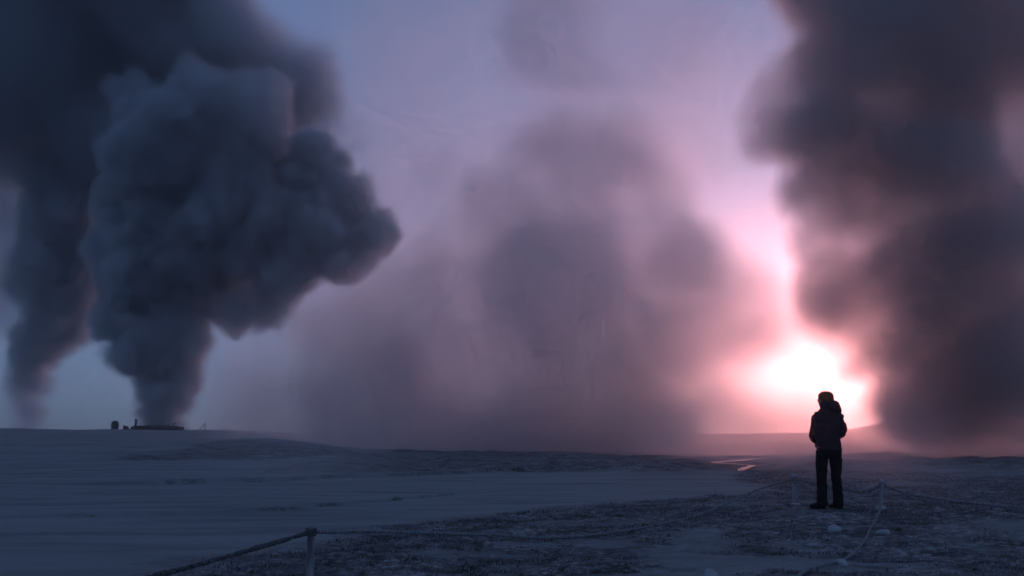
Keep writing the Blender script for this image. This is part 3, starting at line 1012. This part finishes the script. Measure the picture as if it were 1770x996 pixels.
# beanie with a turned-up brim
bm = bmesh.new()
loft(bm, [(0.008, 0.01, 1.600, 0.092, 0.080, -0.25, 0), (0.006, 0.01, 1.630, 0.110, 0.092, -0.15, 0), (0.002, 0.01, 1.672, 0.120, 0.098, 0.0, 0), (0.001, 0.01, 1.700, 0.116, 0.095, 0.05, 0), (0.002, 0.01, 1.722, 0.105, 0.088),
          (0.003, 0.01, 1.743, 0.083, 0.070), (0.004, 0.01, 1.757, 0.050, 0.043), (0.004, 0.01, 1.762, 0.015, 0.013)], 24)
tube(bm, [(0.006 + 0.112 * math.cos(a), 0.01 + 0.094 * math.sin(a), 1.640 - 0.030 * math.cos(a)) for a in np.linspace(0, 2 * math.pi, 29)], [(0.011, 0.021)] * 29, 8)
fuse('beanie', bm, M_BEANIE, person, 0.007, 3, 0.003, 0.03, 3)

# jacket: trunk, sleeves bent to the pockets, collar and hood lying on the shoulders
bm = bmesh.new()
loft(bm, [(0.018, 0.015, 0.885, 0.178, 0.145), (0.018, 0.015, 0.91, 0.182, 0.150), (0.012, 0.015, 1.00, 0.186, 0.150), (0.006, 0.015, 1.08, 0.184, 0.148),
          (0.006, 0.015, 1.20, 0.190, 0.152), (0.012, 0.015, 1.32, 0.196, 0.150), (0.018, 0.012, 1.40, 0.188, 0.138), (0.024, 0.010, 1.455, 0.160, 0.118),
          (0.03, 0.008, 1.50, 0.125, 0.100), (0.028, 0.008, 1.54, 0.105, 0.092)], 28)
tube(bm, [(-0.105, 0.03, 1.425), (-0.145, 0.05, 1.36), (-0.172, 0.07, 1.25), (-0.186, 0.09, 1.15), (-0.184, 0.12, 1.095), (-0.155, 0.17, 1.045), (-0.12, 0.19, 1.01)],
     [0.070, 0.072, 0.068, 0.064, 0.066, 0.060, 0.052], 16)
tube(bm, [(0.135, 0.01, 1.425), (0.190, 0.01, 1.36), (0.222, 0.015, 1.25), (0.236, 0.02, 1.17), (0.228, 0.05, 1.125), (0.19, 0.12, 1.085), (0.14, 0.17, 1.03)],
     [0.072, 0.074, 0.070, 0.068, 0.066, 0.060, 0.052], 16)
tube(bm, [(0.03 + 0.100 * math.cos(a), 0.008 + 0.092 * math.sin(a), 1.560 - 0.012 * math.cos(a)) for a in np.linspace(0, 2 * math.pi, 25)], [(0.032, 0.050)] * 25, 10)
fuse('jacket', bm, M_JACKET, person, 0.010, 4, 0.012, 0.10, 1, 1.6)
bm = bmesh.new()
ball(bm, (0.080, -0.035, 1.528), (0.118, 0.118, 0.088))
ball(bm, (0.110, -0.020, 1.550), (0.085, 0.100, 0.070))
ball(bm, (0.010, 0.000, 1.530), (0.108, 0.112, 0.062))
ball(bm, (0.135, -0.005, 1.470), (0.090, 0.110, 0.085))
fuse('hood', bm, M_JACKET, person, 0.009, 4, 0.007, 0.06, 2)
bm = bmesh.new()
tube(bm, [(0.018 + 0.180 * math.cos(a), 0.015 + 0.148 * math.sin(a), 0.893 + 0.004 * math.sin(5 * a)) for a in np.linspace(0, 2 * math.pi, 41)], [(0.009, 0.018)] * 41, 8)
link('hem_band', bm, M_JACKET, person)
bm = bmesh.new()
tube(bm, [(-0.05, -0.128, 1.46), (0.03, -0.136, 1.44), (0.11, -0.128, 1.46)], [(0.004, 0.004)] * 3, 6)
link('yoke_seam', bm, M_JACKET, person)

# trousers
bm = bmesh.new()
loft(bm, [(0.012, 0.01, 0.76, 0.175, 0.115), (0.012, 0.01, 0.83, 0.184, 0.130), (0.014, 0.01, 0.93, 0.172, 0.125), (0.014, 0.01, 0.98, 0.160, 0.115)], 24)
tube(bm, [(-0.090, 0.01, 0.86), (-0.108, 0.005, 0.70), (-0.122, -0.005, 0.50), (-0.124, 0.0, 0.40), (-0.122, 0.01, 0.22), (-0.122, 0.015, 0.10), (-0.122, 0.015, 0.045)],
     [0.100, 0.092, 0.080, 0.076, 0.076, 0.082, 0.078], 18)
tube(bm, [(0.105, 0.01, 0.86), (0.104, 0.005, 0.70), (0.096, -0.012, 0.50), (0.102, -0.005, 0.40), (0.116, 0.015, 0.22), (0.120, 0.02, 0.10), (0.120, 0.02, 0.045)],
     [0.100, 0.092, 0.078, 0.074, 0.074, 0.079, 0.076], 18)
fuse('trousers', bm, M_TROUSER, person, 0.010, 4, 0.012, 0.09, 5, 1.8)

# boots, the left one pointing left, the right one away
for pts, rad in (([(-0.085, 0.0, 0.055), (-0.14, 0.02, 0.055), (-0.21, 0.045, 0.045), (-0.275, 0.07, 0.036), (-0.305, 0.08, 0.032)],
                  [0.050, (0.056, 0.055), (0.052, 0.045), (0.048, 0.034), (0.030, 0.022)]),
                 ([(0.135, -0.03, 0.055), (0.115, 0.03, 0.055), (0.085, 0.11, 0.045), (0.060, 0.175, 0.036), (0.050, 0.205, 0.032)],
                  [0.050, (0.056, 0.055), (0.052, 0.045), (0.048, 0.034), (0.030, 0.022)])):
    b_ = bpy.data.objects
    bm = bmesh.new()
    tube(bm, pts, rad, 14)
    tube(bm, [(pts[1][0] + 0.012 * (1 if pts[1][0] < 0 else 0), pts[1][1] - 0.012, 0.06), (pts[1][0] + 0.015, pts[1][1] - 0.012, 0.17)], 0.058, 14)
    boot = fuse('boot', bm, M_BOOT, person, 0.008, 3)
    bm = bmesh.new()
    tube(bm, [(p[0], p[1], 0.008) for p in pts], [((r[0] if isinstance(r, tuple) else r) * 1.06, 0.012) for r in rad], 12)
    link('sole', bm, M_BOOT, boot)
